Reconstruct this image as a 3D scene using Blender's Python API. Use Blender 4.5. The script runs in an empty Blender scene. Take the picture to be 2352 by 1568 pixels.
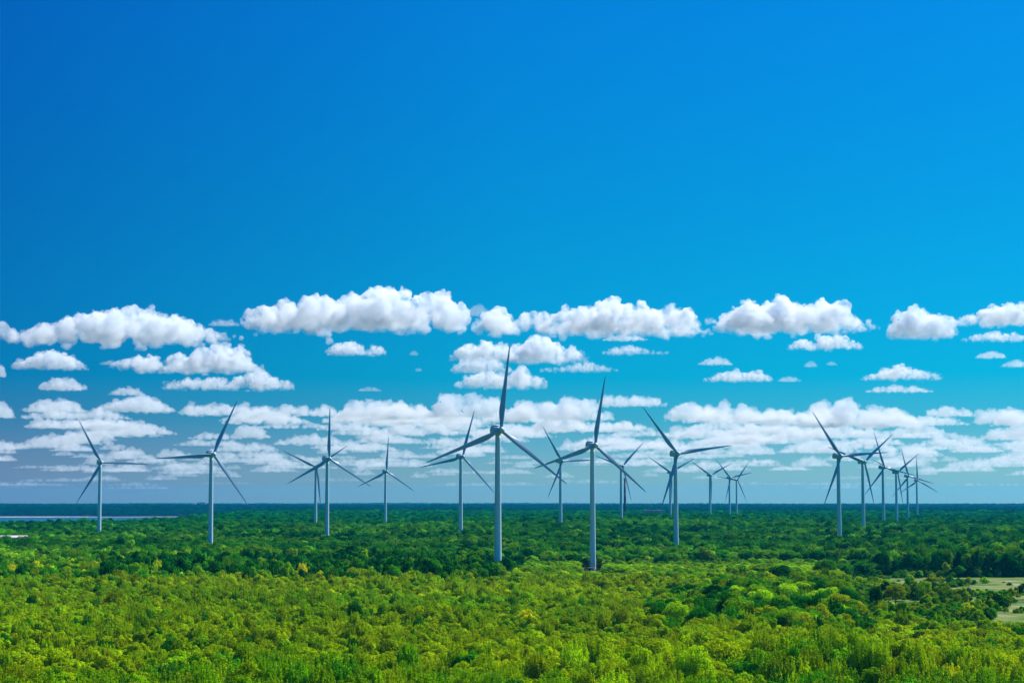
import bpy, bmesh, math, random
import numpy as np
from mathutils import Vector, Matrix, Euler
sc = bpy.context.scene
COL = sc.collection
# ------------------------------------------------------------------ camera, sky, sun, exposure
CAM_Z, PITCH, SHIFT = 45.0, 3.3, 0.0741
cam = bpy.data.cameras.new('camera'); cam_ob = bpy.data.objects.new('camera', cam); COL.objects.link(cam_ob)
cam.lens = 50; cam.sensor_width = 36; cam.clip_start = 1; cam.clip_end = 300000; cam.shift_y = SHIFT
cam_ob.location = (0, 0, CAM_Z); cam_ob.rotation_euler = (math.radians(90 + PITCH), 0, 0)
sc.camera = cam_ob
SUN_EL, SUN_AZ, SUN_E = 47.0, 52.0, 4.6          # azimuth clockwise from the view direction
HAZE = dict(density=3.1e-5, color=(0.02, 0.50, 1.0))
EXPOSURE = 0.9                                    # photo stops over the plain daylight setting
world = bpy.data.worlds.new('World'); sc.world = world; world.use_nodes = True
def build_world():
    nt = world.node_tree; N = nt.nodes; Lk = nt.links; N.clear()
    out = N.new('ShaderNodeOutputWorld'); bg = N.new('ShaderNodeBackground')
    sky = N.new('ShaderNodeTexSky'); sky.sky_type = 'NISHITA'; sky.sun_disc = False
    sky.sun_elevation = math.radians(SUN_EL); sky.sun_rotation = math.radians(SUN_AZ)
    tc = N.new('ShaderNodeTexCoord'); sep = N.new('ShaderNodeSeparateXYZ'); Lk.new(tc.outputs['Generated'], sep.inputs[0])
    asin = N.new('ShaderNodeMath'); asin.operation = 'ARCSINE'; Lk.new(sep.outputs['Z'], asin.inputs[0])
    mr = N.new('ShaderNodeMapRange'); mr.inputs['From Min'].default_value = 0; mr.inputs['From Max'].default_value = math.radians(40)
    Lk.new(asin.outputs[0], mr.inputs['Value'])
    ramp = N.new('ShaderNodeValToRGB'); Lk.new(mr.outputs[0], ramp.inputs[0])
    stops = [(0.0, (.25, .39, .33)), (1.0, (.22, .42, .44)), (2.0, (.14, .41, .53)), (3.2, (.045, .38, .55)), (4.8, (.0, .37, .62)), (8.0, (0, .325, .665)),
             (10.9, (0, .285, .66)), (15, (0, .245, .67)), (19.4, (0, .216, .68)), (40, (0, .15, .6))]
    cr = ramp.color_ramp
    while len(cr.elements) < len(stops): cr.elements.new(0.5)
    for e, (a, c) in zip(cr.elements, stops): e.position = a / 40; e.color = (*c, 1)
    # the side of the sky towards the sun is brighter
    def side(k):
        m1 = N.new('ShaderNodeMath'); m1.operation = 'MULTIPLY_ADD'; m1.inputs[1].default_value = k[0]; m1.inputs[2].default_value = 1; Lk.new(sep.outputs['X'], m1.inputs[0])
        m2 = N.new('ShaderNodeMath'); m2.operation = 'MULTIPLY_ADD'; m2.inputs[1].default_value = k[1]; m2.inputs[2].default_value = 1; Lk.new(sep.outputs['X'], m2.inputs[0])
        m = N.new('ShaderNodeMath'); m.operation = 'MINIMUM'; Lk.new(m1.outputs[0], m.inputs[0]); Lk.new(m2.outputs[0], m.inputs[1]); c = N.new('ShaderNodeClamp'); c.inputs['Min'].default_value = .45; c.inputs['Max'].default_value = 1.5
        Lk.new(m.outputs[0], c.inputs[0]); return c
    comb = N.new('ShaderNodeCombineColor')
    fade = N.new('ShaderNodeMapRange'); fade.inputs['From Min'].default_value = 0; fade.inputs['From Max'].default_value = math.radians(4); fade.inputs['To Min'].default_value = .9; Lk.new(asin.outputs[0], fade.inputs['Value'])
    for i, k in enumerate(((.4, .8), (.72, 1.38), (.55, .84))): Lk.new(side(k).outputs[0], comb.inputs[i])
    mul = N.new('ShaderNodeMix'); mul.data_type = 'RGBA'; mul.blend_type = 'MULTIPLY'; mul.inputs[0].default_value = 1
    Lk.new(ramp.outputs[0], mul.inputs[6]); Lk.new(comb.outputs[0], mul.inputs[7])
    up = N.new('ShaderNodeMix'); up.data_type = 'RGBA'; up.blend_type = 'MULTIPLY'; up.inputs[0].default_value = 1
    up.inputs[7].default_value = (10 / 2 ** EXPOSURE, 10 / 2 ** EXPOSURE, 10 / 2 ** EXPOSURE, 1); up.clamp_result = False; Lk.new(mul.outputs[2], up.inputs[6])
    mix = N.new('ShaderNodeMix'); mix.data_type = 'RGBA'; mix.inputs[0].default_value = 0.997
    Lk.new(sky.outputs[0], mix.inputs[6]); Lk.new(up.outputs[2], mix.inputs[7])
    Lk.new(mix.outputs[2], bg.inputs[0]); bg.inputs[1].default_value = 0.1
    Lk.new(bg.outputs[0], out.inputs[0])
build_world()
sun = bpy.data.lights.new('sun', 'SUN'); sun.energy = SUN_E; sun.angle = math.radians(.5); sun.color = (1, .955, .88)
sun_ob = bpy.data.objects.new('sun', sun); COL.objects.link(sun_ob)
_a, _e = math.radians(SUN_AZ), math.radians(SUN_EL)
sun_ob.rotation_euler = Vector((math.sin(_a) * math.cos(_e), math.cos(_a) * math.cos(_e), math.sin(_e))).to_track_quat('Z', 'Y').to_euler()
sc.view_settings.view_transform = 'Standard'; sc.view_settings.look = 'None'; sc.view_settings.exposure = EXPOSURE
sc.cycles.max_bounces = 40; sc.cycles.volume_bounces = 22; sc.cycles.diffuse_bounces = 3; sc.cycles.transmission_bounces = 4
sc.cycles.transparent_max_bounces = 24; sc.cycles.use_denoising = True
sc.cycles.volume_max_steps = 256

# ------------------------------------------------------------------ helpers
FPX, EYE, CX = 3266.7, 1147.0, 1176.0        # the photo at 2352 px wide: focal length, eye level row, centre column
def at_depth(px, py, d):                      # world point at distance d along the view axis (no roll; small pitch handled by EYE)
    return Vector(((px - CX) / FPX * d, d, CAM_Z - (py - EYE) / FPX * d))
def on_level(px, py, z):
    d = (CAM_Z - z) / ((py - EYE) / FPX); return at_depth(px, py, d)
def words(label):
    n = len(label.split())
    if not 4 <= n <= 16: print('LABEL LENGTH', n, label)
    return label
def tag(o, label=None, cat=None, group=None, kind=None):
    if label: o['label'] = words(label)
    if cat: o['category'] = cat
    if group: o['group'] = group
    if kind: o['kind'] = kind
    return o
def empty(name, loc, rz=0):
    o = bpy.data.objects.new(name, None); COL.objects.link(o); o.location = loc; o.rotation_euler = (0, 0, rz); o.empty_display_size = .5
    return o
def link_mesh(name, me, parent=None):
    o = bpy.data.objects.new(name, me); COL.objects.link(o); o.parent = parent
    return o
def mesh_np(name, V, F, mat=None, smooth=False):
    me = bpy.data.meshes.new(name)
    V = np.asarray(V, dtype=np.float32)
    if isinstance(F, np.ndarray):
        k = F.shape[1]
        me.vertices.add(len(V)); me.vertices.foreach_set('co', V.ravel())
        me.loops.add(F.size); me.loops.foreach_set('vertex_index', F.ravel().astype(np.int32))
        me.polygons.add(len(F)); me.polygons.foreach_set('loop_start', np.arange(0, F.size, k, dtype=np.int32))
        me.update(calc_edges=True)
    else:
        me.from_pydata(V.tolist(), [], F); me.update()
    if mat: me.materials.append(mat)
    if smooth: me.polygons.foreach_set('use_smooth', np.ones(len(me.polygons), dtype=bool))
    return me
class MB:                                     # a mesh built from simple solids
    def __init__(s): s.bm = bmesh.new()
    def box(s, lo, hi, bevel=0, mat=0):
        r = bmesh.ops.create_cube(s.bm, size=1)
        lo, hi = Vector(lo), Vector(hi)
        for v in r['verts']: v.co = Vector([(lo[i] + hi[i]) / 2 + v.co[i] * (hi[i] - lo[i]) for i in range(3)])
        fs = {f for v in r['verts'] for f in v.link_faces}
        for f in fs: f.material_index = mat
        if bevel:
            es = {e for v in r['verts'] for e in v.link_edges}
            bmesh.ops.bevel(s.bm, geom=list(es), offset=bevel, segments=2, affect='EDGES')
        return s
    def loft(s, rings, cap=True, mat=0):
        rv = [[s.bm.verts.new(p) for p in r] for r in rings]; n = len(rings[0])
        for a, b in zip(rv, rv[1:]):
            for i in range(n):
                f = s.bm.faces.new((a[i], a[(i + 1) % n], b[(i + 1) % n], b[i])); f.material_index = mat; f.smooth = True
        if cap:
            s.bm.faces.new(rv[0][::-1]).material_index = mat; s.bm.faces.new(rv[-1]).material_index = mat
        return s
    def tube(s, a, b, ra, rb, n=8, mat=0):
        a, b = Vector(a), Vector(b); q = (b - a).to_track_quat('Z', 'Y')
        ring = lambda c, r: [c + q @ Vector((r * math.cos(t * 2 * math.pi / n), r * math.sin(t * 2 * math.pi / n), 0)) for t in range(n)]
        return s.loft([ring(a, ra), ring(b, rb)], mat=mat)
    def mesh(s, name, *mats, smooth=False):
        me = bpy.data.meshes.new(name); bmesh.ops.recalc_face_normals(s.bm, faces=s.bm.faces[:])
        if smooth:
            for f in s.bm.faces: f.smooth = True
        s.bm.to_mesh(me); s.bm.free()
        for m in mats: me.materials.append(m)
        return me
    def obj(s, name, parent, *mats, smooth=False): return link_mesh(name, s.mesh(name, *mats, smooth=smooth), parent)

def hash2(ix, iy, seed):
    h = (ix.astype(np.int64) * 374761393 + iy.astype(np.int64) * 668265263 + seed * 974634777) & 0xFFFFFFFF
    h = ((h ^ (h >> 13)) * 1274126177) & 0xFFFFFFFF
    return ((h ^ (h >> 16)) & 0xFFFF) / 65535.0
def noise2(x, y, scale, seed=0):              # smooth value noise in 0..1
    x = np.asarray(x, float) / scale; y = np.asarray(y, float) / scale
    ix, iy = np.floor(x), np.floor(y); fx, fy = x - ix, y - iy
    fx, fy = fx * fx * (3 - 2 * fx), fy * fy * (3 - 2 * fy)
    a, b, c, d = hash2(ix, iy, seed), hash2(ix + 1, iy, seed), hash2(ix, iy + 1, seed), hash2(ix + 1, iy + 1, seed)
    return (a * (1 - fx) + b * fx) * (1 - fy) + (c * (1 - fx) + d * fx) * fy
def fbm(x, y, scale, seed=0, oct=3):
    s = 0; w = 0
    for k in range(oct): s = s + noise2(x, y, scale / 2 ** k, seed + k * 17) / 2 ** k; w += 1 / 2 ** k
    return s / w

# ------------------------------------------------------------------ materials
def mat_new(name):
    m = bpy.data.materials.new(name); m.use_nodes = True; return m, m.node_tree, m.node_tree.nodes['Principled BSDF']
def paint(name, col, rough=.45, var=.06, scale=.4, spec=.5):
    m, nt, b = mat_new(name); tc = nt.nodes.new('ShaderNodeTexCoord'); nz = nt.nodes.new('ShaderNodeTexNoise')
    nz.inputs['Scale'].default_value = scale; nz.inputs['Detail'].default_value = 5; nt.links.new(tc.outputs['Object'], nz.inputs['Vector'])
    r = nt.nodes.new('ShaderNodeValToRGB'); r.color_ramp.elements[0].position = .3; r.color_ramp.elements[1].position = .7
    r.color_ramp.elements[0].color = (*[c * (1 - var) for c in col], 1); r.color_ramp.elements[1].color = (*[min(1, c * (1 + var)) for c in col], 1)
    nt.links.new(nz.outputs[0], r.inputs[0]); nt.links.new(r.outputs[0], b.inputs['Base Color']); b.inputs['Roughness'].default_value = rough
    b.inputs['Specular IOR Level'].default_value = spec
    return m
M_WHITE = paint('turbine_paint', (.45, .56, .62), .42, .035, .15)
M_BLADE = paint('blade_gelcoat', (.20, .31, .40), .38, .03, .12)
M_DARK = paint('dark_opening', (.012, .013, .016), .6)
M_STEEL = paint('steel_grey', (.35, .36, .38), .4)
M_BARK = paint('bark', (.11, .085, .06), .9, .35, 2.5, .1)
M_TWIG = paint('dry_twigs', (.17, .145, .12), .9, .25, 2, .1)
M_GREYBOX = paint('cabinet_paint', (.30, .30, .29), .5, .1)
M_ROOF = paint('pale_sheet_roof', (.22, .205, .21), .5, .12, .3)
M_WALLW = paint('white_wall', (.72, .70, .66), .7, .06, .2)
M_WALLO = paint('sunlit_terracotta_wall', (.46, .25, .15), .8, .1, .2)
M_WALLG = paint('grey_cladding', (.34, .34, .36), .7, .08, .2)
M_WIN = paint('window_glass', (.03, .04, .05), .15)
M_WOOD = paint('pole_wood', (.14, .11, .085), .85, .2, 2)
def foliage_mat(name, trans=.27):
    m, nt, b = mat_new(name); N = nt.nodes; N.remove(b); out = N['Material Output']
    at = N.new('ShaderNodeAttribute'); at.attribute_type = 'INSTANCER'; at.attribute_name = 'tint'
    tc = N.new('ShaderNodeTexCoord'); nz = N.new('ShaderNodeTexNoise'); nz.inputs['Scale'].default_value = .55; nz.inputs['Detail'].default_value = 4
    nt.links.new(tc.outputs['Object'], nz.inputs['Vector'])
    mr = N.new('ShaderNodeMapRange'); mr.inputs['From Min'].default_value = .32; mr.inputs['From Max'].default_value = .68
    mr.inputs['To Min'].default_value = .66; mr.inputs['To Max'].default_value = 1.36; nt.links.new(nz.outputs[0], mr.inputs['Value'])
    vm = N.new('ShaderNodeVectorMath'); vm.operation = 'SCALE'; nt.links.new(at.outputs['Color'], vm.inputs[0]); nt.links.new(mr.outputs[0], vm.inputs['Scale'])
    d = N.new('ShaderNodeBsdfDiffuse'); t = N.new('ShaderNodeBsdfTranslucent'); nt.links.new(vm.outputs[0], d.inputs[0])
    vt = N.new('ShaderNodeVectorMath'); vt.operation = 'MULTIPLY'; vt.inputs[1].default_value = (1.25, 1.1, .4); nt.links.new(vm.outputs[0], vt.inputs[0]); nt.links.new(vt.outputs[0], t.inputs[0])
    mx = N.new('ShaderNodeMixShader'); mx.inputs[0].default_value = trans; nt.links.new(d.outputs[0], mx.inputs[1]); nt.links.new(t.outputs[0], mx.inputs[2])
    nt.links.new(mx.outputs[0], out.inputs[0]); return m
M_LEAF = foliage_mat('leaves')
def ground_mat(name, cols, scale, rough=.95):
    m, nt, b = mat_new(name); N = nt.nodes; tc = N.new('ShaderNodeTexCoord'); nz = N.new('ShaderNodeTexNoise'); nz.inputs['Scale'].default_value = scale
    nz.inputs['Detail'].default_value = 7; nz.inputs['Roughness'].default_value = .65; nt.links.new(tc.outputs['Object'], nz.inputs['Vector'])
    r = N.new('ShaderNodeValToRGB'); cr = r.color_ramp
    while len(cr.elements) < len(cols): cr.elements.new(.5)
    for e, (p, c) in zip(cr.elements, cols): e.position = p; e.color = (*c, 1)
    nt.links.new(nz.outputs[0], r.inputs[0]); nt.links.new(r.outputs[0], b.inputs['Base Color']); b.inputs['Roughness'].default_value = rough
    b.inputs['Specular IOR Level'].default_value = .1
    return m, r
M_GROUND, _ = ground_mat('forest_floor', [(.3, (.02, .04, .006)), (.5, (.035, .06, .01)), (.7, (.06, .07, .02))], .08)
M_MEADOW, _ = ground_mat('meadow_grass', [(.38, (.02, .08, .003)), (.45, (.05, .115, .012)), (.51, (.10, .15, .02)), (.58, (.145, .17, .04)), (.66, (.25, .235, .14))], .045)
M_CLIFF, _ = ground_mat('limestone_bank', [(.3, (.32, .30, .28)), (.6, (.45, .42, .40))], .02)
def water_mat():
    m, nt, b = mat_new('sea_water'); N = nt.nodes; b.inputs['Base Color'].default_value = (.001, .06, .10, 1); b.inputs['Roughness'].default_value = .45; b.inputs['Specular IOR Level'].default_value = .22
    b.inputs['IOR'].default_value = 1.33; tc = N.new('ShaderNodeTexCoord'); nz = N.new('ShaderNodeTexNoise'); nz.inputs['Scale'].default_value = .12; nz.inputs['Detail'].default_value = 6
    nt.links.new(tc.outputs['Object'], nz.inputs['Vector']); bp = N.new('ShaderNodeBump'); bp.inputs['Strength'].default_value = .5; bp.inputs['Distance'].default_value = 1
    nt.links.new(nz.outputs[0], bp.inputs['Height']); nt.links.new(bp.outputs[0], b.inputs['Normal']); return m
M_SEA = water_mat()

# ------------------------------------------------------------------ turbines: hub position, yaw, rotor phase, label
TURB = [
 (-429.4, 1487.8, 83.7, 31.5, 91.7, 'white wind turbine farthest left, standing alone above the trees beside the distant bay'),
 (-240.5, 1146.6, 81.3, 34.7, 25.2, 'white wind turbine with one blade level to the left, between bay and paired turbines'),
 (-254.6, 1855.9, 87.1, 22.6, 55.3, 'small far turbine half hidden behind the larger turbine of the left pair'),
 (-171.7, 1338.8, 83.2, 33.3, 1.7, 'larger turbine in front of the left pair, one blade straight up'),
 (-177.5, 2017.7, 84.6, 27.8, 4.2, 'small lone turbine midway between the left pair and the tallest turbine'),
 (-49.5, 1434.9, 88.1, 28.9, 16.9, 'white turbine just left of the tallest one, its lower blade tip behind that tower'),
 (-6.1, 805.0, 84.2, 23.4, 7.6, 'tallest and nearest white turbine near the middle, foot hidden by dark conifers'),
 (61.1, 1721.1, 91.2, 29.2, 87.7, 'small turbine between the two nearest towers, one blade level to the right'),
 (57.7, 983.8, 82.4, 22.4, 10.8, 'second tallest white turbine, its tower foot and grey cabinet visible among bushes'),
 (155.2, 1990.5, 91.8, 29.7, 47.2, 'distant turbine directly beside the dark striped chimney'),
 (267.0, 2383.9, 90.5, 20.0, 61.8, 'far turbine almost hidden directly behind a much larger tower'),
 (137.4, 1176.8, 82.7, 19.3, 81.4, 'big right of centre turbine with one blade pointing right, another tower behind it'),
 (363.2, 2596.1, 89.0, 21.4, 62.7, 'tiny far turbine shaped like a Y, left of two crossing rotors'),
 (424.1, 2760.2, 87.2, 22.5, 78.2, 'left one of two tiny far turbines whose rotors cross each other'),
 (475.7, 3002.1, 86.7, 20.9, 37.4, 'right one of two tiny far turbines whose rotors cross each other'),
 (301.9, 1304.5, 84.6, 19.2, 85.3, 'nearest and tallest turbine of the receding row on the right'),
 (399.7, 1611.7, 87.5, 17.4, 49.8, 'second turbine from the left in the receding row on the right'),
 (502.8, 1918.8, 88.2, 19.8, 103.1, 'third turbine from the left in the receding row on the right'),
 (594.7, 2193.1, 86.7, 20.2, 53.6, 'fourth turbine from the left in the receding row on the right'),
 (687.5, 2465.5, 85.4, 16.9, 105.1, 'fifth turbine from the left in the receding row on the right'),
 (822.6, 2884.9, 83.4, 14.1, 119.0, 'farthest and smallest turbine at the right end of the receding row'),
]
HUB_H, OVERHANG = 85.0, 4.8
def turb_base(t):
    y = math.radians(t[3]); return (t[0] - math.sin(y) * OVERHANG, t[1] + math.cos(y) * OVERHANG, t[2] - HUB_H)
# ------------------------------------------------------------------ terrain
ANCH = [turb_base(t) for t in TURB] + [(40, 700, -2.5), (40, 850, -3.5), (56, 986, -7.5), (55, 965, -6.0), (0, 300, 0), (-150, 500, 0), (260, 600, -1), (300, 800, -1), (-520, 1300, 1)]
SEA_Z = -22.0
def bay_edge(tx):                             # distance of the near shore for a direction tan(azimuth)
    return np.interp(tx, [-.6, -.362, -.335, -.28, -.24, -.2, -.12], [2000, 2060, 2250, 2380, 2640, 3700, 6200])
def shore_r(tx): return 5930 + 45 * np.sin(tx * 30.0) + 18 * np.sin(tx * 97.0)
def ground_z(x, y):
    x = np.asarray(x, float); y = np.asarray(y, float)
    num = np.zeros_like(x); den = np.full_like(x, .12)
    for (ax, ay, az) in ANCH:
        w = np.exp(-((x - ax) ** 2 + (y - ay) ** 2) / 190.0 ** 2); num += w * az; den += w
    z = num / den + (fbm(x, y, 260, 5) - .5) * 2.2
    d2 = x * x + y * y; d = np.sqrt(d2)
    z = z + np.clip((d - 3000) / 9000, 0, 1) * (fbm(x, y, 2300, 9) - .5) * 26
    tx = x / np.maximum(y, 1)
    dep = np.where((y > 500) & (tx < -.05), np.clip((d - bay_edge(tx)) / 260, 0, 1) * np.clip((shore_r(tx) + 250 - d) / 260, 0, 1), 0)
    z = z * (1 - dep) + dep * (-26)
    return z - d2 / (2 * 7.4e6)
def build_ground():
    rs = np.concatenate([np.linspace(0, 1000, 41), np.linspace(1040, 3000, 40), np.linspace(3060, 5820, 47), np.arange(5840, 6280, 20.0), np.linspace(6300, 14500, 44)])
    az = np.concatenate([np.radians(np.arange(-32, 32, .4)), np.radians(np.arange(32, 328, 4.0))])
    R, A = np.meshgrid(rs, az, indexing='ij'); X, Y = R * np.sin(A), R * np.cos(A); Z = ground_z(X, Y)
    n, m = R.shape; I = np.arange(n * m).reshape(n, m)
    J = np.roll(I, -1, axis=1)
    F = np.stack([I[:-1], J[:-1], J[1:], I[1:]], -1).reshape(-1, 4)
    V = np.stack([X, Y, Z], -1).reshape(-1, 3)
    tag(link_mesh('ground', mesh_np('ground', V, F, M_GROUND, True)), 'wooded ground reaching to the flat horizon', None, None, 'structure')
build_ground()
def build_sea():
    ys = np.linspace(1900, 6200, 80); V = []
    for y in ys:
        for x in np.linspace(-3600, 300, 40): V.append((x, y, SEA_Z - (x * x + y * y) / (2 * 7.4e6)))
    I = np.arange(80 * 40).reshape(80, 40); F = np.stack([I[:-1, :-1], I[:-1, 1:], I[1:, 1:], I[1:, :-1]], -1).reshape(-1, 4)
    tag(link_mesh('sea', mesh_np('sea', V, F, M_SEA, True)), 'strip of blue bay water at the far left', None, None, 'structure')
    V = []
    for tx in np.linspace(-.6, -.11, 200):
        rr = float(shore_r(tx)) + 12; x, y = rr * tx / math.hypot(1, tx), rr / math.hypot(1, tx); c = (x * x + y * y) / (2 * 7.4e6); h = 1.8 + 1.6 * noise2(np.array([x]), np.array([0.]), 160, 3)[0]
        h *= float(np.interp(tx, [-.345, -.325, -.28], [.8, .55, .18]))
        V += [(x, y - 14, SEA_Z - c - .5), (x, y, SEA_Z - c + h * .5), (x, y + 6, SEA_Z - c + h), (x, y + 30, SEA_Z - c + h + .3), (x, y + 34, SEA_Z - c - 4)]
    F = []
    for i in range(199):
        for k in range(4): a = i * 5 + k; F.append((a, a + 5, a + 6, a + 1))
    tag(link_mesh('shore', mesh_np('shore', V, F, M_CLIFF, True)), 'thin pale limestone shore across the bay', None, None, 'structure')
build_sea()
# ---- meadow on the right
MEADOW = [(195, 870), (185, 800), (170, 720), (150, 640), (138, 580), (124, 520), (118, 480), (126, 458), (142, 446), (172, 440), (260, 440), (420, 470), (560, 640), (560, 800), (470, 858), (380, 868), (300, 862), (255, 878), (225, 880)]
def in_poly(x, y, poly, grow=0):
    x = np.asarray(x, float); y = np.asarray(y, float); ins = np.zeros(x.shape, bool); n = len(poly)
    for i in range(n):
        (x1, y1), (x2, y2) = poly[i], poly[(i + 1) % n]
        c = ((y1 > y) != (y2 > y)) & (x < (x2 - x1) * (y - y1) / (y2 - y1 + 1e-9) + x1); ins ^= c
    return ins
def build_meadow():
    s = 5.0; gx, gy = np.meshgrid(np.arange(95, 580, s), np.arange(385, 905, s), indexing='ij')
    jx = gx + (hash2(gx, gy, 1) - .5) * 3; jy = gy + (hash2(gx, gy, 2) - .5) * 3
    keep = in_poly(jx + (noise2(jx, jy, 18, 4) - .5) * 14, jy + (noise2(jx, jy, 18, 6) - .5) * 14, MEADOW)
    Z = ground_z(jx, jy) + .35 + (noise2(jx, jy, 9, 8)) * .3
    n, m = gx.shape; I = np.arange(n * m).reshape(n, m)
    ok = keep[:-1, :-1] & keep[1:, :-1] & keep[1:, 1:] & keep[:-1, 1:]
    F = np.stack([I[:-1, :-1], I[1:, :-1], I[1:, 1:], I[:-1, 1:]], -1)[ok]
    tag(link_mesh('meadow', mesh_np('meadow', np.stack([jx, jy, Z], -1).reshape(-1, 3), F, M_MEADOW, True)), 'dry pale green meadow clearing with sandy streaks', None, None, 'structure')
build_meadow()

# ------------------------------------------------------------------ turbine parts
def ring_xy(r, z, n=40, cx=0, cy=0): return [(cx + r * math.cos(2 * math.pi * i / n), cy + r * math.sin(2 * math.pi * i / n), z) for i in range(n)]
def tower_mesh():
    m = MB(); R0, R1, top = 2.2, 1.5, 82.9
    rr = lambda z: R0 + (R1 - R0) * (z / top)
    rings = [ring_xy(R0, -4)]
    for z in np.linspace(0, top, 30): rings.append(ring_xy(rr(z), z))
    m.loft(rings)
    for z in (.25, 27.5, 55, 82.3): m.loft([ring_xy(rr(z), z - .12), ring_xy(rr(z) + .05, z - .1), ring_xy(rr(z) + .05, z + .1), ring_xy(rr(z), z + .12)])
    return m.mesh('tower', M_WHITE)
def superring(w, h, y, cz, n=28, p=3.2):
    out = []
    for i in range(n):
        t = 2 * math.pi * i / n; c, s = math.cos(t), math.sin(t)
        out.append((w * math.copysign(abs(c) ** (2 / p), c), y, cz + h * math.copysign(abs(s) ** (2 / p), s)))
    return out
def nacelle_mesh():
    m = MB(); C = HUB_H
    m.loft([superring(1.35, 1.45, -2.7, C), superring(1.75, 1.8, -2.3, C), superring(2.0, 2.05, -1.2, C + .02), superring(2.05, 2.1, 1.5, C + .02), superring(2.05, 2.1, 5.5, C + .0),
            superring(2.0, 2.0, 7.0, C + .05), superring(1.8, 1.75, 7.7, C + .1)])
    m.loft([ring_xy(1.62, C - 2.5), ring_xy(1.62, C - 1.9)])
    return m.mesh('nacelle', M_WHITE)
def hood_mesh():                              # raised cooling hood at the rear of the roof, dark air inlet towards the rotor
    m = MB(); C = HUB_H + 2.0
    prof = lambda y, w, h: [(-w, y, C - .3), (-w, y, C + h * .55), (-w * .72, y, C + h), (0, y, C + h * 1.08), (w * .72, y, C + h), (w, y, C + h * .55), (w, y, C - .3)]
    m.loft([prof(2.6, 1.75, 1.1), prof(3.1, 1.85, 1.32), prof(5.6, 1.85, 1.3), prof(7.3, 1.65, .7)])
    return m.mesh('cooling_hood', M_WHITE)
def inlet_mesh():
    m = MB(); C = HUB_H + 2.0
    return m.box((-1.3, 2.54, C + .35), (1.3, 2.75, C + .98), .05).mesh('air_inlet', M_DARK)
def wind_mast_mesh():
    m = MB(); C = HUB_H + 3.3; m.tube((0, 0, C - .3), (0, 0, C + 1.5), .05, .04, 6).tube((-.35, 0, C + 1.35), (.35, 0, C + 1.35), .035, .035, 6)
    m.tube((.35, 0, C + 1.35), (.35, 0, C + 1.65), .09, .05, 6); m.tube((-.35, 0, C + 1.35), (-.35, 0, C + 1.6), .04, .1, 6)
    return m.mesh('wind_sensor', M_STEEL)
TILT = math.radians(4)
def hub_mesh():                               # local: rotor axis along -y at origin
    m = MB(); prof = [(2.1, 1.35), (1.9, 1.62), (1.0, 1.72), (-.6, 1.7), (-1.5, 1.5), (-2.1, 1.1), (-2.5, .6), (-2.62, .2)]
    m.loft([[(r * math.cos(2 * math.pi * i / 32), y, r * math.sin(2 * math.pi * i / 32)) for i in range(32)] for y, r in prof])
    return m.mesh('hub', M_WHITE)
def collar_mesh():
    m = MB(); m.loft([ring_xy(1.22, .9, 28), ring_xy(1.24, 1.78, 28)]); return m.mesh('root_collar', M_STEEL)
def blade_mesh():                             # along +z from the hub centre to r = 50 m; leading edge +x, upwind -y
    m = MB(); R = 50.0; n = 28; rings = []
    st = [(1.2, 1.95, 1.0, 18), (2.4, 1.95, 1.0, 18), (4.5, 2.15, .86, 17), (7, 2.75, .6, 15), (9.5, 3.3, .42, 12.5), (12, 3.45, .33, 10), (16, 3.15, .28, 7.5), (22, 2.55, .24, 5), (29, 1.98, .21, 3), (36, 1.5, .19, 1.5), (43, 1.05, .18, .5), (47.5, .7, .18, 0), (49.3, .4, .18, 0), (50, .12, .18, 0)]
    for z, c, th, tw in st:
        pts = []
        for i in range(n):
            t = 2 * math.pi * i / n
            xc = .5 * (1 + math.cos(t))                      # 1 at trailing edge, 0 at leading edge
            if th > .95: px, py = .5 * math.cos(t), .5 * math.sin(t)
            else:
                yt = 5 * th * (.2969 * math.sqrt(max(xc, 0)) - .126 * xc - .3516 * xc ** 2 + .2843 * xc ** 3 - .1036 * xc ** 4)
                yn = yt if math.sin(t) >= 0 else -yt * .75
                k = min(1, max(0, (.95 - th) / .5)); cxp, cyp = .5 * math.cos(t), .5 * math.sin(t) * th
                px = (xc - .34) * k + cxp * (1 - k); py = yn * k + cyp * (1 - k)
            x, y = -px * c, py * c
            a = math.radians(-tw)                            # leading edge turned upwind near the root
            xr, yr = x * math.cos(a) - y * math.sin(a), x * math.sin(a) + y * math.cos(a)
            pts.append((xr, yr - (z / R) ** 2 * 1.0 + .2, z))
        rings.append(pts)
    m.loft(rings); return m.mesh('blade', M_BLADE)
def door_mesh():
    m = MB(); m.box((-.45, -2.33, 1.4), (.45, -2.1, 3.5), .05); return m.mesh('door', M_STEEL)
TM = dict(tower=tower_mesh(), nacelle=nacelle_mesh(), hood=hood_mesh(), inlet=inlet_mesh(), mast=wind_mast_mesh(), hub=hub_mesh(), blade=blade_mesh(), collar=collar_mesh(), door=door_mesh())
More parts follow.
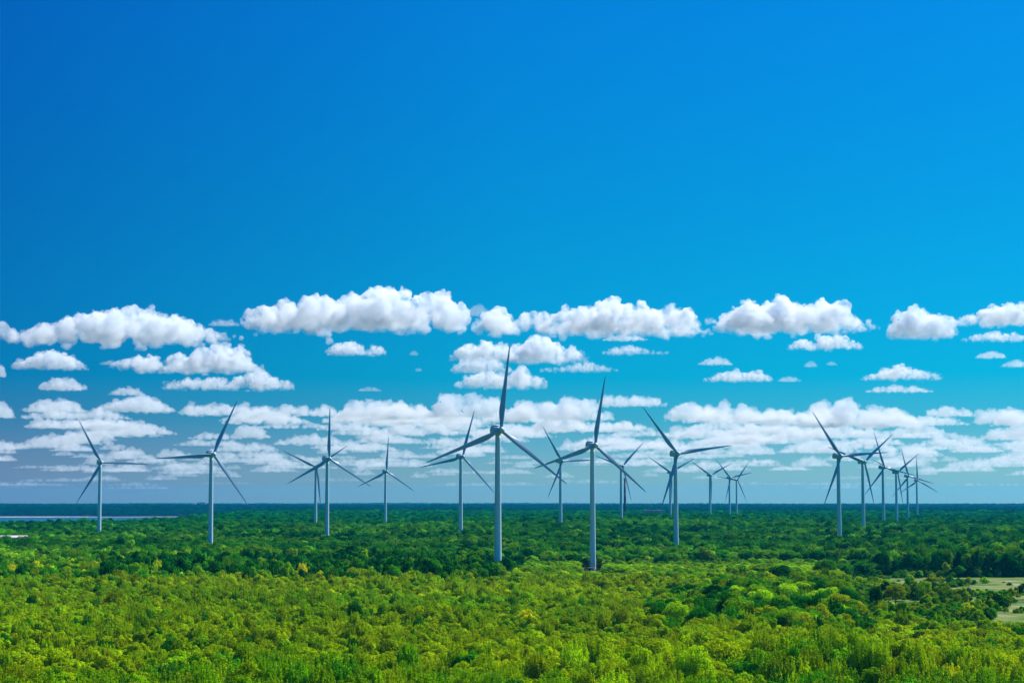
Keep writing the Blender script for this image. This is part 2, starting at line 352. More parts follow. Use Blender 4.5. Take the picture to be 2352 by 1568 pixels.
def make_turbine(t):
    root = empty('wind_turbine', turb_base(t), math.radians(t[3]))
    tag(root, t[5], 'wind turbine', 'wind turbines standing in the forest')
    tw = link_mesh('tower', TM['tower'], root); link_mesh('door', TM['door'], tw)
    nac = link_mesh('nacelle', TM['nacelle'], root)
    hd = link_mesh('cooling_hood', TM['hood'], nac); link_mesh('air_inlet', TM['inlet'], nac)
    for x, y in ((-1.1, 5.2), (1.1, 4.2)):
        ws = link_mesh('wind_sensor', TM['mast'], nac); ws.location = (x, y, 0)
    tiltM = Matrix.Translation((0, -OVERHANG, HUB_H)) @ Matrix.Rotation(-TILT, 4, 'X')
    hub = link_mesh('hub', TM['hub'], root); hub.matrix_local = tiltM
    for k in range(3):
        b = link_mesh('blade', TM['blade'], root)
        b.matrix_local = tiltM @ Matrix.Rotation(math.radians(t[4] + 120 * k), 4, 'Y')
        link_mesh('root_collar', TM['collar'], b)
    return root
for t in TURB: make_turbine(t)

# ------------------------------------------------------------------ small built things
def transformer():
    b = turb_base(TURB[8]); d = 978.0; p = at_depth(1357, 1312, d); z = float(ground_z(p.x, d)) + .2
    r = empty('transformer_cabinet', (p.x, d, z), math.radians(-8)); tag(r, 'small grey transformer cabinet at the foot of the second tallest turbine', 'cabinet')
    MB().box((-2.1, -1.3, 0), (2.1, 1.3, 2.5), .04).obj('body', r, M_GREYBOX); MB().box((-2.3, -1.5, 2.5), (2.3, 1.5, 2.72), .04).obj('roof', r, M_ROOF)
    for x in (-1.0, 1.0): MB().box((x - .8, -1.36, .2), (x + .8, -1.28, 2.2)).obj('door', r, M_DARK if x < 0 else M_STEEL)
    MB().box((-2.3, -1.5, -1.2), (2.3, 1.5, -.01)).obj('plinth', r, M_WALLG)
transformer()
def warehouse():
    d = 1250.0; zr = 13.6
    r = empty('warehouse', ((0 - CX) / FPX * d - 6, d, 0), math.radians(4)); tag(r, 'long low building with pale sheet roof showing above trees at far left', 'building')
    L0, L1, D, ze = -45, 28.5, 17, 10.4
    MB().box((L0 + .4, .5, -6), (L1 - .4, D - .5, ze)).obj('wall', r, M_WALLW)
    m = MB(); m.loft([[(L0, -.4, ze), (L0, D / 2, zr), (L0, D + .4, ze), (L0, D / 2, ze - .2)], [(L1, -.4, ze), (L1, D / 2, zr), (L1, D + .4, ze), (L1, D / 2, ze - .2)]]); rf = m.obj('roof', r, M_ROOF)
    for x in (-20, 10, 22): MB().box((x, D * .2, 11.2), (x + 1.6, D * .3, 12.9)).obj('roof_vent', rf, M_GREYBOX)
    r2 = empty('shed', ((54 - CX) / FPX * d + 2, d + 4, 0), math.radians(30)); tag(r2, 'small shed with pale gable roof beside the long low building', 'building')
    MB().box((-4, .3, -6), (4, 9.7, 10.6)).obj('wall', r2, M_WALLG)
    m = MB(); m.loft([[(-4.4, 0, 10.6), (0, 0, 13.2), (4.4, 0, 10.6), (0, 0, 10.4)], [(-4.4, 10, 10.6), (0, 10, 13.2), (4.4, 10, 10.6), (0, 10, 10.4)]]); m.obj('roof', r2, M_ROOF)
warehouse()
def chimney():
    d = 3500.0; x = (2499 / 4096 * 2352 - CX) / FPX * d; zt = CAM_Z + (1997 - 1912) / 5689 * d; gz = float(ground_z(x, d))
    r = empty('chimney', (x, d, gz)); tag(r, 'tall dark banded chimney behind a turbine, near the power plant blocks', 'chimney')
    m, nt, b = mat_new('banded_chimney'); N = nt.nodes; tc = N.new('ShaderNodeTexCoord'); sp = N.new('ShaderNodeSeparateXYZ'); nt.links.new(tc.outputs['Object'], sp.inputs[0])
    w = N.new('ShaderNodeMath'); w.operation = 'PINGPONG'; w.inputs[1].default_value = 11.5; nt.links.new(sp.outputs['Z'], w.inputs[0])
    g = N.new('ShaderNodeMath'); g.operation = 'GREATER_THAN'; g.inputs[1].default_value = 6.0; nt.links.new(w.outputs[0], g.inputs[0])
    mx = N.new('ShaderNodeMix'); mx.data_type = 'RGBA'; mx.inputs[6].default_value = (.07, .03, .04, 1); mx.inputs[7].default_value = (.13, .11, .12, 1)
    nt.links.new(g.outputs[0], mx.inputs[0]); nt.links.new(mx.outputs[2], b.inputs['Base Color']); b.inputs['Roughness'].default_value = .9
    H = zt - gz
    MB().loft([ring_xy(3.3, -3, 24), ring_xy(2.65, H, 24)]).obj('shaft', r, m)
    MB().loft([ring_xy(2.65, H - 2.4, 24), ring_xy(3.0, H - 2.2, 24), ring_xy(3.0, H - 1.9, 24), ring_xy(2.65, H - 1.7, 24)]).obj('platform', r, M_STEEL)
    MB().loft([ring_xy(2.75, H - .3, 24), ring_xy(2.75, H + .3, 24)]).obj('rim', r, M_DARK)
chimney()
def plant_block(pxl, pxr, pyt, d, depth, label, m_shaded, m_sunlit, rz):  # shaded front and sunlit end are put into the wall colours
    xl, xr = [(p / 4096 * 2352 - CX) / FPX * d for p in (pxl, pxr)]; zt = CAM_Z - (pyt - 1997) / 5689 * d; gz = float(ground_z((xl + xr) / 2, d))
    r = empty('power_plant', (xl, d, gz), math.radians(rz)); tag(r, label, 'building'); W, H = (xr - xl), zt - gz
    MB().box((0, .0, -2), (W, depth, H)).obj('wall', r, m_shaded)
    MB().box((W, .2, -2), (W + .25, depth - .2, H - .4)).obj('end_wall', r, m_sunlit)  # thin slab over the box end, sunlight painted into its colour
    rf = MB().box((-.3, -.3, H), (W + .5, depth + .3, H + .5)).obj('roof', r, M_WALLG); MB().box((W * .3, depth * .3, H + .5), (W * .5, depth * .6, H + 1.6)).obj('roof_vent', rf, M_STEEL)
    for k in range(2): MB().box((1, -.08, H - 3 - 4 * k), (W - 1, .02, H - 1.8 - 4 * k)).obj('window', r, M_WIN)
plant_block(2603, 2622, 2040, 3450, 30, 'dark block with sunlit terracotta end wall on the far plain near the chimney', M_WALLG, M_WALLO, 38)
plant_block(2637, 2668, 2040, 3300, 34, 'blue grey block with sunlit white end wall beside a far tower foot', M_WALLG, M_WALLW, 38)
def skyline(px0, px1, pyt, d, label):
    x0, x1 = [(p / 4096 * 2352 - CX) / FPX * d for p in (px0, px1)]; zt = CAM_Z - (pyt - 1997) / 5689 * d; gz = float(ground_z((x0 + x1) / 2, d))
    r = empty('apartment_block', ((x0 + x1) / 2, d, gz)); tag(r, label, 'building', 'apartment blocks on the far skyline'); W = (x1 - x0) / 2
    MB().box((-W, -7, -2), (W, 7, zt - gz)).obj('wall', r, M_WALLG); MB().box((-W - .3, -7.3, zt - gz), (W + .3, 7.3, zt - gz + .6)).obj('roof', r, M_STEEL)
    MB().box((-W * .2, -3, zt - gz + .6), (W * .2, 3, zt - gz + 3)).obj('lift_house', r, M_WALLG)
skyline(770, 785, 2011.5, 11000, 'low distant block on the skyline, left one of the two left of a tower')
skyline(792, 826, 2008.5, 11000, 'broad distant block on the skyline, right one of the two left of a tower')
def radio_mast(px, pyt, d, label):
    x = (px / 4096 * 2352 - CX) / FPX * d; zt = CAM_Z - (pyt - 1997) / 5689 * d; gz = float(ground_z(x, d)); H = zt - gz
    r = empty('radio_mast', (x, d, gz)); tag(r, label, 'mast', 'thin radio masts on the horizon')
    m = MB(); w = 1.2
    for a in range(3):
        c0 = (w * math.cos(a * 2.094), w * math.sin(a * 2.094)); m.tube((*c0, 0), (c0[0] * .4, c0[1] * .4, H), .22, .16, 5)
        for k in range(12):
            z0, z1 = H * k / 12, H * (k + 1) / 12; c1 = (w * math.cos((a + 1) * 2.094), w * math.sin((a + 1) * 2.094)); s0, s1 = 1 - .6 * k / 12, 1 - .6 * (k + 1) / 12
            m.tube((c0[0] * s0, c0[1] * s0, z0), (c1[0] * s1, c1[1] * s1, z1), .1, .1, 4)
    m.obj('lattice', r, M_STEEL); MB().tube((0, 0, H), (0, 0, H + 4), .12, .06, 5).obj('antenna', r, M_STEEL); MB().tube((-1.2, 0, H - .2), (1.2, 0, H - .2), .3, .3, 6).obj('dish', r, M_STEEL)
radio_mast(2605, 1996, 6000, 'thin lattice mast on the horizon above the dark plant block')
radio_mast(1700, 2007, 7500, 'tiny lattice mast on the horizon left of the tallest turbine')
def utility_pole(px, py, h, label):
    p = on_level(px, py, -1.0); gz = float(ground_z(p.x, p.y)); r = empty('utility_pole', (p.x, p.y, gz), .5)
    tag(r, label, 'pole', 'wooden poles across the clearing')
    MB().tube((0, 0, -1), (0, 0, h), .16, .11, 8).obj('post', r, M_WOOD); MB().box((-.8, -.06, h - .7), (.8, .06, h - .55)).obj('crossarm', r, M_WOOD)
    for x in (-.7, 0, .7): MB().tube((x, 0, h - .55), (x, 0, h - .3), .06, .04, 6).obj('insulator', r, M_WALLW)
utility_pole(1978.5, 1384.5, 8.2, 'tall wooden pole at the left edge of the meadow')
utility_pole(2090, 1342, 7.6, 'wooden pole standing in the upper middle of the clearing')
utility_pole(2219.6, 1381, 7.0, 'short wooden pole on the right side near sandy streaks')

# ------------------------------------------------------------------ trees
LR = np.random.default_rng(11)
def leaf_quads(C, Nrm, size, rng, elong=1.5):
    """one folded diamond-shaped leaf clump per point; C centres, Nrm preferred normals"""
    n = len(C); N = Nrm + rng.normal(0, .55, (n, 3)); N /= np.linalg.norm(N, axis=1)[:, None] + 1e-9
    T = rng.normal(0, 1, (n, 3)); T -= (T * N).sum(1)[:, None] * N; T /= np.linalg.norm(T, axis=1)[:, None] + 1e-9
    B = np.cross(N, T); s = (size * rng.uniform(.6, 1.35, n))[:, None]
    V = np.stack([C - T * s * elong * .5, C - B * s * .5 + N * s * .12, C + T * s * elong * .5, C + B * s * .5 + N * s * .12], 1).reshape(-1, 3)
    return V, np.arange(4 * n).reshape(n, 4)
def lobes_to_crown(lobes, nleaf, size, rng, shell=.55):
    L = np.array(lobes); area = (L[:, 3] * L[:, 4] * L[:, 5]) ** (2 / 3); pick = rng.choice(len(L), nleaf, p=area / area.sum())
    d = rng.normal(0, 1, (nleaf, 3)); d /= np.linalg.norm(d, axis=1)[:, None]; d[:, 2] = np.where(rng.random(nleaf) < .25, d[:, 2], np.abs(d[:, 2]) * np.where(rng.random(nleaf) < .8, 1, -1))
    rad = shell + (1 - shell) * np.sqrt(rng.random(nleaf)); R = L[pick, 3:6]; C = L[pick, :3] + d * R * rad[:, None]
    Nn = d / R; Nn /= np.linalg.norm(Nn, axis=1)[:, None]; Nn[:, 2] += .35
    return leaf_quads(C, Nn, size, rng)
def dome_dir(rng, zmin=-.15):
    while True:
        v = rng.normal(0, 1, 3); v /= np.linalg.norm(v)
        if v[2] > zmin: return v
def crown_round(rng, h=11.5, r=3.7, ry=None, nl=60, nleaf=5200, size=.31, base=.2):
    cz = h * (base + 1) / 2; hz = h * (1 - base) / 2; L = [(0, 0, cz, r * .62, r * .62, hz * .7)]
    for i in range(nl):
        v = dome_dir(rng, -.55); q = rng.uniform(.66, .95); lr = r * rng.uniform(.16, .34)
        L.append((v[0] * r * q, v[1] * r * q, cz + v[2] * (hz - lr * .6) * q, lr, lr, lr * rng.uniform(.65, 1.05)))
    return lobes_to_crown(L, nleaf, size, rng)
def crown_tuft(rng, h=12.6, r=3.1, nt=130, nleaf=6500, size=.24, base=.22):
    cz = h * (base + .93) / 2; hz = h * (.93 - base) / 2; L = [(0, 0, cz, r * .6, r * .6, hz * .72)]
    for i in range(nt):
        v = dome_dir(rng, -.45); q = rng.uniform(.7, .98); w = rng.uniform(.16, .31); ln = rng.uniform(1.1, 2.4)
        L.append((v[0] * r * q, v[1] * r * q, cz + v[2] * hz * q, w, w, ln))
    return lobes_to_crown(L, nleaf, size, rng, .4)
def crown_cone(rng, h=11, r=2.1, nleaf=4200, size=.26):
    L = []
    for i in range(60):
        t = rng.uniform(.1, .98) ** .9; a = rng.uniform(0, 6.283); rr = r * (1 - t) * rng.uniform(.5, .95); lr = .2 + .55 * (1 - t)
        L.append((rr * math.cos(a), rr * math.sin(a), h * (.12 + .86 * t), lr, lr, lr * .75))
    L.append((0, 0, h * .45, r * .45, r * .45, h * .3)); L.append((0, 0, h * .93, .18, .18, .8))
    return lobes_to_crown(L, nleaf, size, rng)
def crown_puff(rng, h=11, r=3.4, nleaf=4200, size=.28):   # bright cauliflower clumps on open limbs
    L = []; cz, hz = h * .64, h * .34
    for i in range(34):
        v = dome_dir(rng, -.5); q = rng.uniform(.55, 1); lr = rng.uniform(.45, .85); L.append((v[0] * r * q, v[1] * r * q, cz + v[2] * hz * q, lr, lr, lr * .7))
    return lobes_to_crown(L, nleaf, size, rng, .6)
def crown_shrub(rng, h=3.4, r=2.3, nleaf=2200, size=.22):
    L = [(0, 0, h * .4, r * .6, r * .6, h * .38)]
    for i in range(22):
        v = dome_dir(rng, -.1); q = rng.uniform(.55, .9); lr = r * rng.uniform(.2, .36); L.append((v[0] * r * q, v[1] * r * q, h * .35 + v[2] * (h * .62 - lr * .5) * q, lr, lr, lr * .8))
    return lobes_to_crown(L, nleaf, size, rng)
def trunk_mesh(rng, h, r0=.2, limbs=7, spread=2.2, mat=M_BARK, z0=-.8):
    m = MB(); lean = rng.normal(0, .25, 2)
    m.tube((0, 0, z0), (lean[0] * .4, lean[1] * .4, h * .35), r0, r0 * .75, 7).tube((lean[0] * .4, lean[1] * .4, h * .35), (lean[0], lean[1], h * .86), r0 * .75, r0 * .2, 6)
    for i in range(limbs):
        t = rng.uniform(.28, .7); a = rng.uniform(0, 6.283); q = spread * rng.uniform(.5, 1)
        p = Vector((lean[0] * t, lean[1] * t, h * t)); e = p + Vector((q * math.cos(a), q * math.sin(a), q * rng.uniform(.6, 1.3)))
        m.tube(p, p.lerp(e, .55) - Vector((0, 0, .15)), r0 * .42, r0 * .28, 5).tube(p.lerp(e, .55) - Vector((0, 0, .15)), e, r0 * .28, r0 * .1, 5)
    return m.mesh('trunk', mat)
def bare_mesh(rng, h=8):
    m = MB(); m.tube((0, 0, -.6), (0, 0, h * .5), .14, .09, 6)
    for i in range(60):
        t = rng.uniform(.1, .55); a = rng.uniform(0, 6.283); q = rng.uniform(.8, 2.0); p = Vector((0, 0, h * t)); e = p + Vector((q * math.cos(a), q * math.sin(a), h * rng.uniform(.2, .42)))
        mid = p.lerp(e, .5) + Vector((0, 0, -.2)); m.tube(p, mid, .05, .035, 4).tube(mid, e, .035, .012, 4)
        for k in range(3):
            s = mid.lerp(e, rng.uniform(0, .8)); f = s + Vector(rng.normal(0, .35, 3)) + Vector((0, 0, .8)); m.tube(s, f, .025, .008, 3)
    return m.mesh('twigs', M_TWIG)
KINDS = []                                    # name, crown mesh, trunk mesh, nominal height, crown radius
def add_kind(name, vf, h, r, limbs=7, r0=.2):
    V, F = vf; cm = mesh_np('crown', V, F, M_LEAF); KINDS.append((name, cm, trunk_mesh(LR, h * .92, r0, limbs, r * .62), h, r))
for k in range(3): add_kind('round', crown_round(LR, 11.3 + k * .4, 3.5 + .25 * k), 11.5, 3.7)
for k in range(3): add_kind('tuft', crown_tuft(LR, 12.4, 2.7 + .4 * k, nt=120 + 22 * k), 12, 3.6)
for k in range(2): add_kind('cone', crown_cone(LR, 11, 2.0 + .3 * k), 11, 2.2, 4, .16)
add_kind('puff', crown_puff(LR), 11, 3.4, 11, .17)
add_kind('great', crown_round(LR, 14, 5.6, nl=120, nleaf=9000, size=.34, base=.18), 14, 5.6, 12, .34)
for k in range(2): add_kind('shrub', crown_shrub(LR, 3.4 + .6 * k), 3.6, 2.3, 3, .08)
KI = {}
for i, k in enumerate(KINDS): KI.setdefault(k[0], []).append(i)
TINT = dict(yellow=(.42, .50, .002), lime=(.26, .45, .002), olive=(.235, .32, .001), moss=(.14, .29, .001), green=(.055, .24, .003), deep=(.014, .125, .006), conifer=(.004, .075, .005))
TN = list(TINT)
# ---- place every tree of the wood
PR = np.random.default_rng(29)
def scatter(r0, r1, spacing, half=27):
    n = int(2 * r1 * math.sin(math.radians(half)) / spacing) + 2; m = int((r1 + 1) / spacing) + 2
    gx, gy = np.meshgrid((np.arange(n) - n / 2) * spacing, np.arange(m) * spacing, indexing='ij')
    gx = gx + spacing / 2 * (np.arange(m) % 2)[None]; x = (gx + PR.uniform(-.42, .42, gx.shape) * spacing).ravel(); y = (gy + PR.uniform(-.42, .42, gy.shape) * spacing).ravel()
    d = np.hypot(x, y); a = np.degrees(np.arctan2(x, y)); k = (d >= r0) & (d < r1) & (np.abs(a) < half); return x[k], y[k]
X, Y, S = [], [], []
for r0, r1, sp, s in ((180, 330, 4.9, .95), (330, 640, 4.4, .86), (640, 1000, 5.8, 1.0), (1000, 2000, 8.2, 1.42), (2000, 3500, 12, 1.7), (3500, 6000, 24, 3.0), (6000, 14300, 46, 5.2)):
    x, y = scatter(r0, r1, sp, 36 if r1 < 400 else (31 if r1 < 700 else 27)); X.append(x); Y.append(y); S.append(np.full(len(x), s))
ga, gr_ = np.meshgrid(np.arange(-.62, -.08, .0021), np.arange(46, 480, 11.0)); ga = ga + PR.uniform(-.001, .001, ga.shape); gr_ = shore_r(ga) + gr_ + PR.uniform(-3, 5, ga.shape); gx, gy = gr_ * ga / np.hypot(1, ga), gr_ / np.hypot(1, ga)
X.append(gx.ravel()); Y.append(gy.ravel()); S.append(np.full(gx.size, 1.9)); NB = sum(len(v) for v in X)
gx, gy = np.meshgrid(np.arange(160, 520, 3.2), np.arange(858, 905, 3.6)); X.append((gx + PR.uniform(-1.5, 1.5, gx.shape)).ravel()); Y.append((gy + PR.uniform(-1.5, 1.5, gx.shape)).ravel()); S.append(np.full(gx.size, 1.25))
EDGE = np.concatenate([np.zeros(NB, bool), np.ones(gx.size, bool)])
OPEN = [(197, 850), (207, 745), (198, 655), (190, 585), (190, 545), (230, 520), (420, 540), (560, 640), (560, 800), (470, 858), (300, 862)]
gx, gy = np.meshgrid(np.arange(112, 480, 3.4), np.arange(402, 870, 3.4)); gx = (gx + PR.uniform(-1.7, 1.7, gx.shape)).ravel(); gy = (gy + PR.uniform(-1.7, 1.7, gy.shape)).ravel()
k = in_poly(gx, gy, MEADOW) & (~in_poly(gx, gy, OPEN) & (fbm(gx, gy, 30, 63, 2) > .49) | (fbm(gx, gy, 22, 67, 2) > .60) & (PR.random(gx.shape) < .45)); X.append(gx[k]); Y.append(gy[k]); S.append(PR.uniform(.5, 1.15, k.sum())); NS = int(k.sum())
gx, gy = np.meshgrid(np.arange(112, 480, 9.5), np.arange(402, 870, 9.5)); gx = (gx + PR.uniform(-4, 4, gx.shape)).ravel(); gy = (gy + PR.uniform(-4, 4, gy.shape)).ravel()
k = in_poly(gx, gy, MEADOW) & ~in_poly(gx, gy, OPEN) & (fbm(gx, gy, 40, 71, 2) > .50); X.append(gx[k]); Y.append(gy[k]); S.append(PR.uniform(.45, .8, k.sum())); NT = int(k.sum())
EDGE = np.concatenate([EDGE, np.ones(NS, bool), np.zeros(NT, bool)]); FREE = np.concatenate([np.zeros(len(EDGE) - NS - NT, bool), np.ones(NS + NT, bool)])
X, Y, S = map(np.concatenate, (X, Y, S)); D = np.hypot(X, Y); TXA = X / np.maximum(Y, 1)
keep = ~in_poly(X, Y, MEADOW) | FREE
for t in TURB: b = turb_base(t); keep &= np.hypot(X - b[0], Y - b[1]) > 7 + 1.5 * S
keep &= ~((np.abs(X + 460) < 42) & (np.abs(Y - 1258) < 16))
keep &= ~((np.abs(X - TURB[8][0] + 3) < 9) & (Y > 935) & (Y < 982))
keep &= ~((TXA < -.05) & (D > bay_edge(TXA) + 40) & (D < shore_r(TXA) + 44))
keep &= ~((np.abs(X - 330) < 60) & (np.abs(Y - 3380) < 110))
X, Y, S, D, TXA, EDGE = X[keep], Y[keep], S[keep], D[keep], TXA[keep], EDGE[keep]
n = len(X); print('trees', n)
IMX = CX + TXA * FPX; IMY = EYE + FPX * (CAM_Z - 10) / np.maximum(Y, 1)   # where their tops lie in the view, for choosing species by place
u = PR.random(n); patch = fbm(X, Y, 60, 41, 3); patch2 = fbm(X, Y, 26, 77, 2); big = fbm(X, Y, 420, 13, 3)
kind = np.zeros(n, int); tint = np.zeros((n, 3)); H = 1 + PR.normal(0, .12, n) + (fbm(X, Y, 45, 91, 2) - .5) * .5
def pickk(names, m): 
    ids = [i for nm in names for i in KI[nm]]; return PR.choice(ids, m)
TA = np.array([TINT[k] for k in TN])
def grove_tint(mask, c, a, sd, dark=.04, bright=.02):
    m = mask.sum(); t = c + a * 2 * (patch[mask] - .5) + PR.normal(0, sd, m); v = PR.random(m); t = np.where(v < dark, PR.uniform(.1, .26, m), np.where(v > 1 - bright, PR.uniform(.8, 1, m), t))
    order = np.array([TINT[k] for k in ('conifer', 'deep', 'green', 'moss', 'olive', 'lime', 'yellow')]); x = np.clip(t, 0, 1) * 6
    tint[mask] = np.stack([np.interp(x, np.arange(7), order[:, i]) for i in range(3)], 1)
def settint(mask, probs):
    idx = PR.choice(len(TN), mask.sum(), p=np.array(probs) / sum(probs)); tint[mask] = TA[idx]; return idx
# default mixed wood
kind[:] = pickk(['round'] * 3 + ['tuft', 'puff'], n)
settint(np.ones(n, bool), (.4, 1, 1.3, 2.0, 2.2, 1.4, .3))
near = D < 330
grove = fbm(X, Y, 34, 55, 2); kind[near] = np.where(grove[near] > .43, pickk(['tuft', 'tuft', 'tuft', 'tuft', 'round'], near.sum()), pickk(['tuft', 'round', 'round', 'puff', 'great'], near.sum()))
grove_tint(near, .58, .42, .07, .05, .03); H[near] += (fbm(X[near], Y[near], 38, 19, 2) - .5) * .55
young = (D >= 330) & (D < 690) & (IMX < 1560 + (D - 330) * .3)
kind[young] = pickk(['round', 'round', 'tuft'], young.sum()); grove_tint(young, .60, .16, .05, .045, .006); S[young] *= .84
mixed = (D >= 330) & (D < 690) & ~young
grove_tint(mixed, .60, .30, .07, .05, .02)
conif = (D > 700) & (D < 1010 - .10 * np.abs(IMX - 800)) & (IMX > 230) & (IMX < 1180 + (patch - .5) * 260) & (patch2 > .30)
kind[conif] = pickk(['cone', 'cone', 'round'], conif.sum()); settint(conif, (0, 0, .1, .5, 1.6, 3, 2.2)); S[conif] *= .95; H[conif] *= 1.2
low = (Y > 690) & (Y < 990) & (X > -20) & (X < 230 + 0 * X) & ~conif
kind[low] = pickk(['round', 'round', 'puff', 'shrub'], low.sum()); grove_tint(low, .66, .4, .1, .06, .05); H[low] *= .66
corr = (np.abs(X - TURB[8][0] * Y / 984 + 2) < 9) & (Y > 770) & (Y < 984); H[corr] *= .33 + .5 * np.clip((950 - Y[corr]) / 260, 0, 1)
rightdark = (IMX > 1500) & (IMX < 2000) & (D > 420) & (D < 640)
settint(rightdark, (.1, .4, .9, 1.6, 2.6, 2.4, .5)); kind[rightdark] = pickk(['round', 'great', 'great', 'tuft'], rightdark.sum())
mid = (D > 1010) & (D < 1900); grove_tint(mid & (big > .5), .50, .5, .11, .08, .07); grove_tint(mid & (big <= .5), .36, .5, .10, .12, .03)
wall = (D > 880) & (IMX > 1900) & (D < 1500); settint(wall, (.05, .3, .7, 1.4, 2.8, 2.6, .6)); H[wall] *= 1.15
dist = D > 4200; far = D >= 1900; settint(far & (patch > .5), (.05, .3, .7, 1.6, 2.6, 1.6, .4)); settint(far & (patch <= .5), (0, .05, .3, 1, 2.4, 2.6, 1)); grove_tint(dist, .10, .12, .04, 0, 0); tint[dist] *= (1, .7, 5)  # blue added to the farthest tints, distance haze put into leaf colour
kind[EDGE] = pickk(['shrub'], EDGE.sum()); settint(EDGE, (.2, .6, 1, 1.6, 2.2, 1.4, 0)); H[EDGE] *= 1.2
frontlow = (IMX > 1930) & (D > 320) & (D < 520); H[frontlow] *= np.interp(D[frontlow], [320, 400], [.95, .72]); gr = frontlow & np.isin(kind, KI['great']); kind[gr] = pickk(['round', 'tuft'], gr.sum())
tint *= (1 + PR.normal(0, .13, (n, 1))) * (.86 + .3 * fbm(X, Y, 150, 3, 2))[:, None]; tint *= np.interp(D, [750, 1200, 2500], [1, .86, .72])[:, None]; tint[:, 0] *= np.interp(D, [680, 1150, 2600], [1, .6, .12]); tint[:, :2] *= np.interp(D, [600, 1100], [1.38, 1.18])[:, None]; tint = np.clip(tint, .001, .7)  # red and brightness drop with distance, a haze fade painted into the tint
GZ = ground_z(X, Y); ROT = PR.uniform(0, 6.283, n)
sz = np.where(S > 1.3, 1.0 + .12 * (S - 1), S); SX = S * (1 + PR.normal(0, .1, n)); SZ = sz * H
hmask = IMX < 60; SZ[(hmask) & (D > 1040) & (D < 1190)] *= .9; SZ[(IMX < 90) & (D >= 1190) & (D < 1248)] *= 1.12
# ---- the ones that show largest become things of their own
vis = (np.abs(IMX - CX) < 1176 + 20) & (CAM_Z - (GZ + 11.5 * SZ) < (1568 - EYE) / FPX * Y * 1.0)
front = np.where(vis & (Y < 420))[0]; front = front[np.argsort(Y[front])][:290]
solo = np.zeros(n, bool); solo[front] = True
CREATED = []
def tree_object(name, k, loc, rz, sc3, col, cat='tree'):
    r = empty(name, loc, rz); r.scale = sc3
    c = link_mesh('crown', KINDS[k][1], r); c['tint'] = [float(v) for v in col]
    link_mesh('trunk', KINDS[k][2], r); r['category'] = cat
    return r
SPEC = {'round': 'birch_tree', 'tuft': 'aspen_tree', 'cone': 'spruce_tree', 'puff': 'ash_tree', 'great': 'broadleaf_tree', 'shrub': 'shrub'}
SHAPE = {'round': 'round crowned', 'tuft': 'spiky topped', 'cone': 'cone shaped', 'puff': 'clumpy open', 'great': 'broad spreading', 'shrub': 'low bushy'}
def colour_word(c):
    best = min(TN, key=lambda k: sum((math.log(max(c[i], .002)) - math.log(TINT[k][i])) ** 2 for i in range(2)))
    return {'yellow': 'yellow green', 'lime': 'lime green', 'olive': 'olive green', 'moss': 'moss green', 'green': 'mid green', 'deep': 'dark green', 'conifer': 'blackish green'}[best]
recs = []
for i in front:
    k = KINDS[kind[i]][0]
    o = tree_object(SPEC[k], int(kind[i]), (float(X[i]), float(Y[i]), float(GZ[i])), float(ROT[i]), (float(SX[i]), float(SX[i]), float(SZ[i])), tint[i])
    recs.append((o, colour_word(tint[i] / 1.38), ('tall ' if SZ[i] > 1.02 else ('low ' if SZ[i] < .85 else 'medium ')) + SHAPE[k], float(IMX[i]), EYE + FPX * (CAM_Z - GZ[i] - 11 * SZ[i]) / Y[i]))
def place_words(x, y):
    c = min(7, max(0, int(x / 294))); cols = ['at the far left', 'left, below the first turbine', 'left, below the second turbine', 'left of centre', 'right of centre', 'right, below the big turbine', 'right, below the clearing', 'at the far right']
    cols = ['in the leftmost eighth', 'in the second eighth from left', 'in the third eighth from left', 'just left of centre', 'just right of centre', 'in the third eighth from right', 'in the second eighth from right', 'in the rightmost eighth']
    row = 'on the bottom edge' if y > 1535 else ('in the front wood' if y > 1490 else 'behind the front wood')
    return cols[c] + ' ' + row.replace('the front wood', 'front wood').replace('on the bottom', 'on bottom')
ORD = ['', 'second', 'third', 'fourth', 'fifth', 'sixth', 'seventh', 'eighth', 'ninth', 'tenth', 'eleventh', 'twelfth', 'thirteenth', 'fourteenth', 'fifteenth', 'sixteenth', 'seventeenth', 'eighteenth', 'nineteenth', 'twentieth']
def unique_labels(recs, group, noun='tree'):
    B = {}
    for rec in recs: B.setdefault((rec[1], rec[2], place_words(rec[3], rec[4])), []).append(rec)
    for (c, s, p), L in B.items():
        L.sort(key=lambda r: r[3])
        for j, r in enumerate(L):
            pre = '' if len(L) == 1 else ('leftmost ' if j == 0 else ('rightmost ' if j == len(L) - 1 else ORD[min(j, 19)] + ' '))
            tag(r[0], f'{pre}{c} {s} {noun} {p}', None, group)
unique_labels(recs, 'nearest trees along the bottom of the wood')
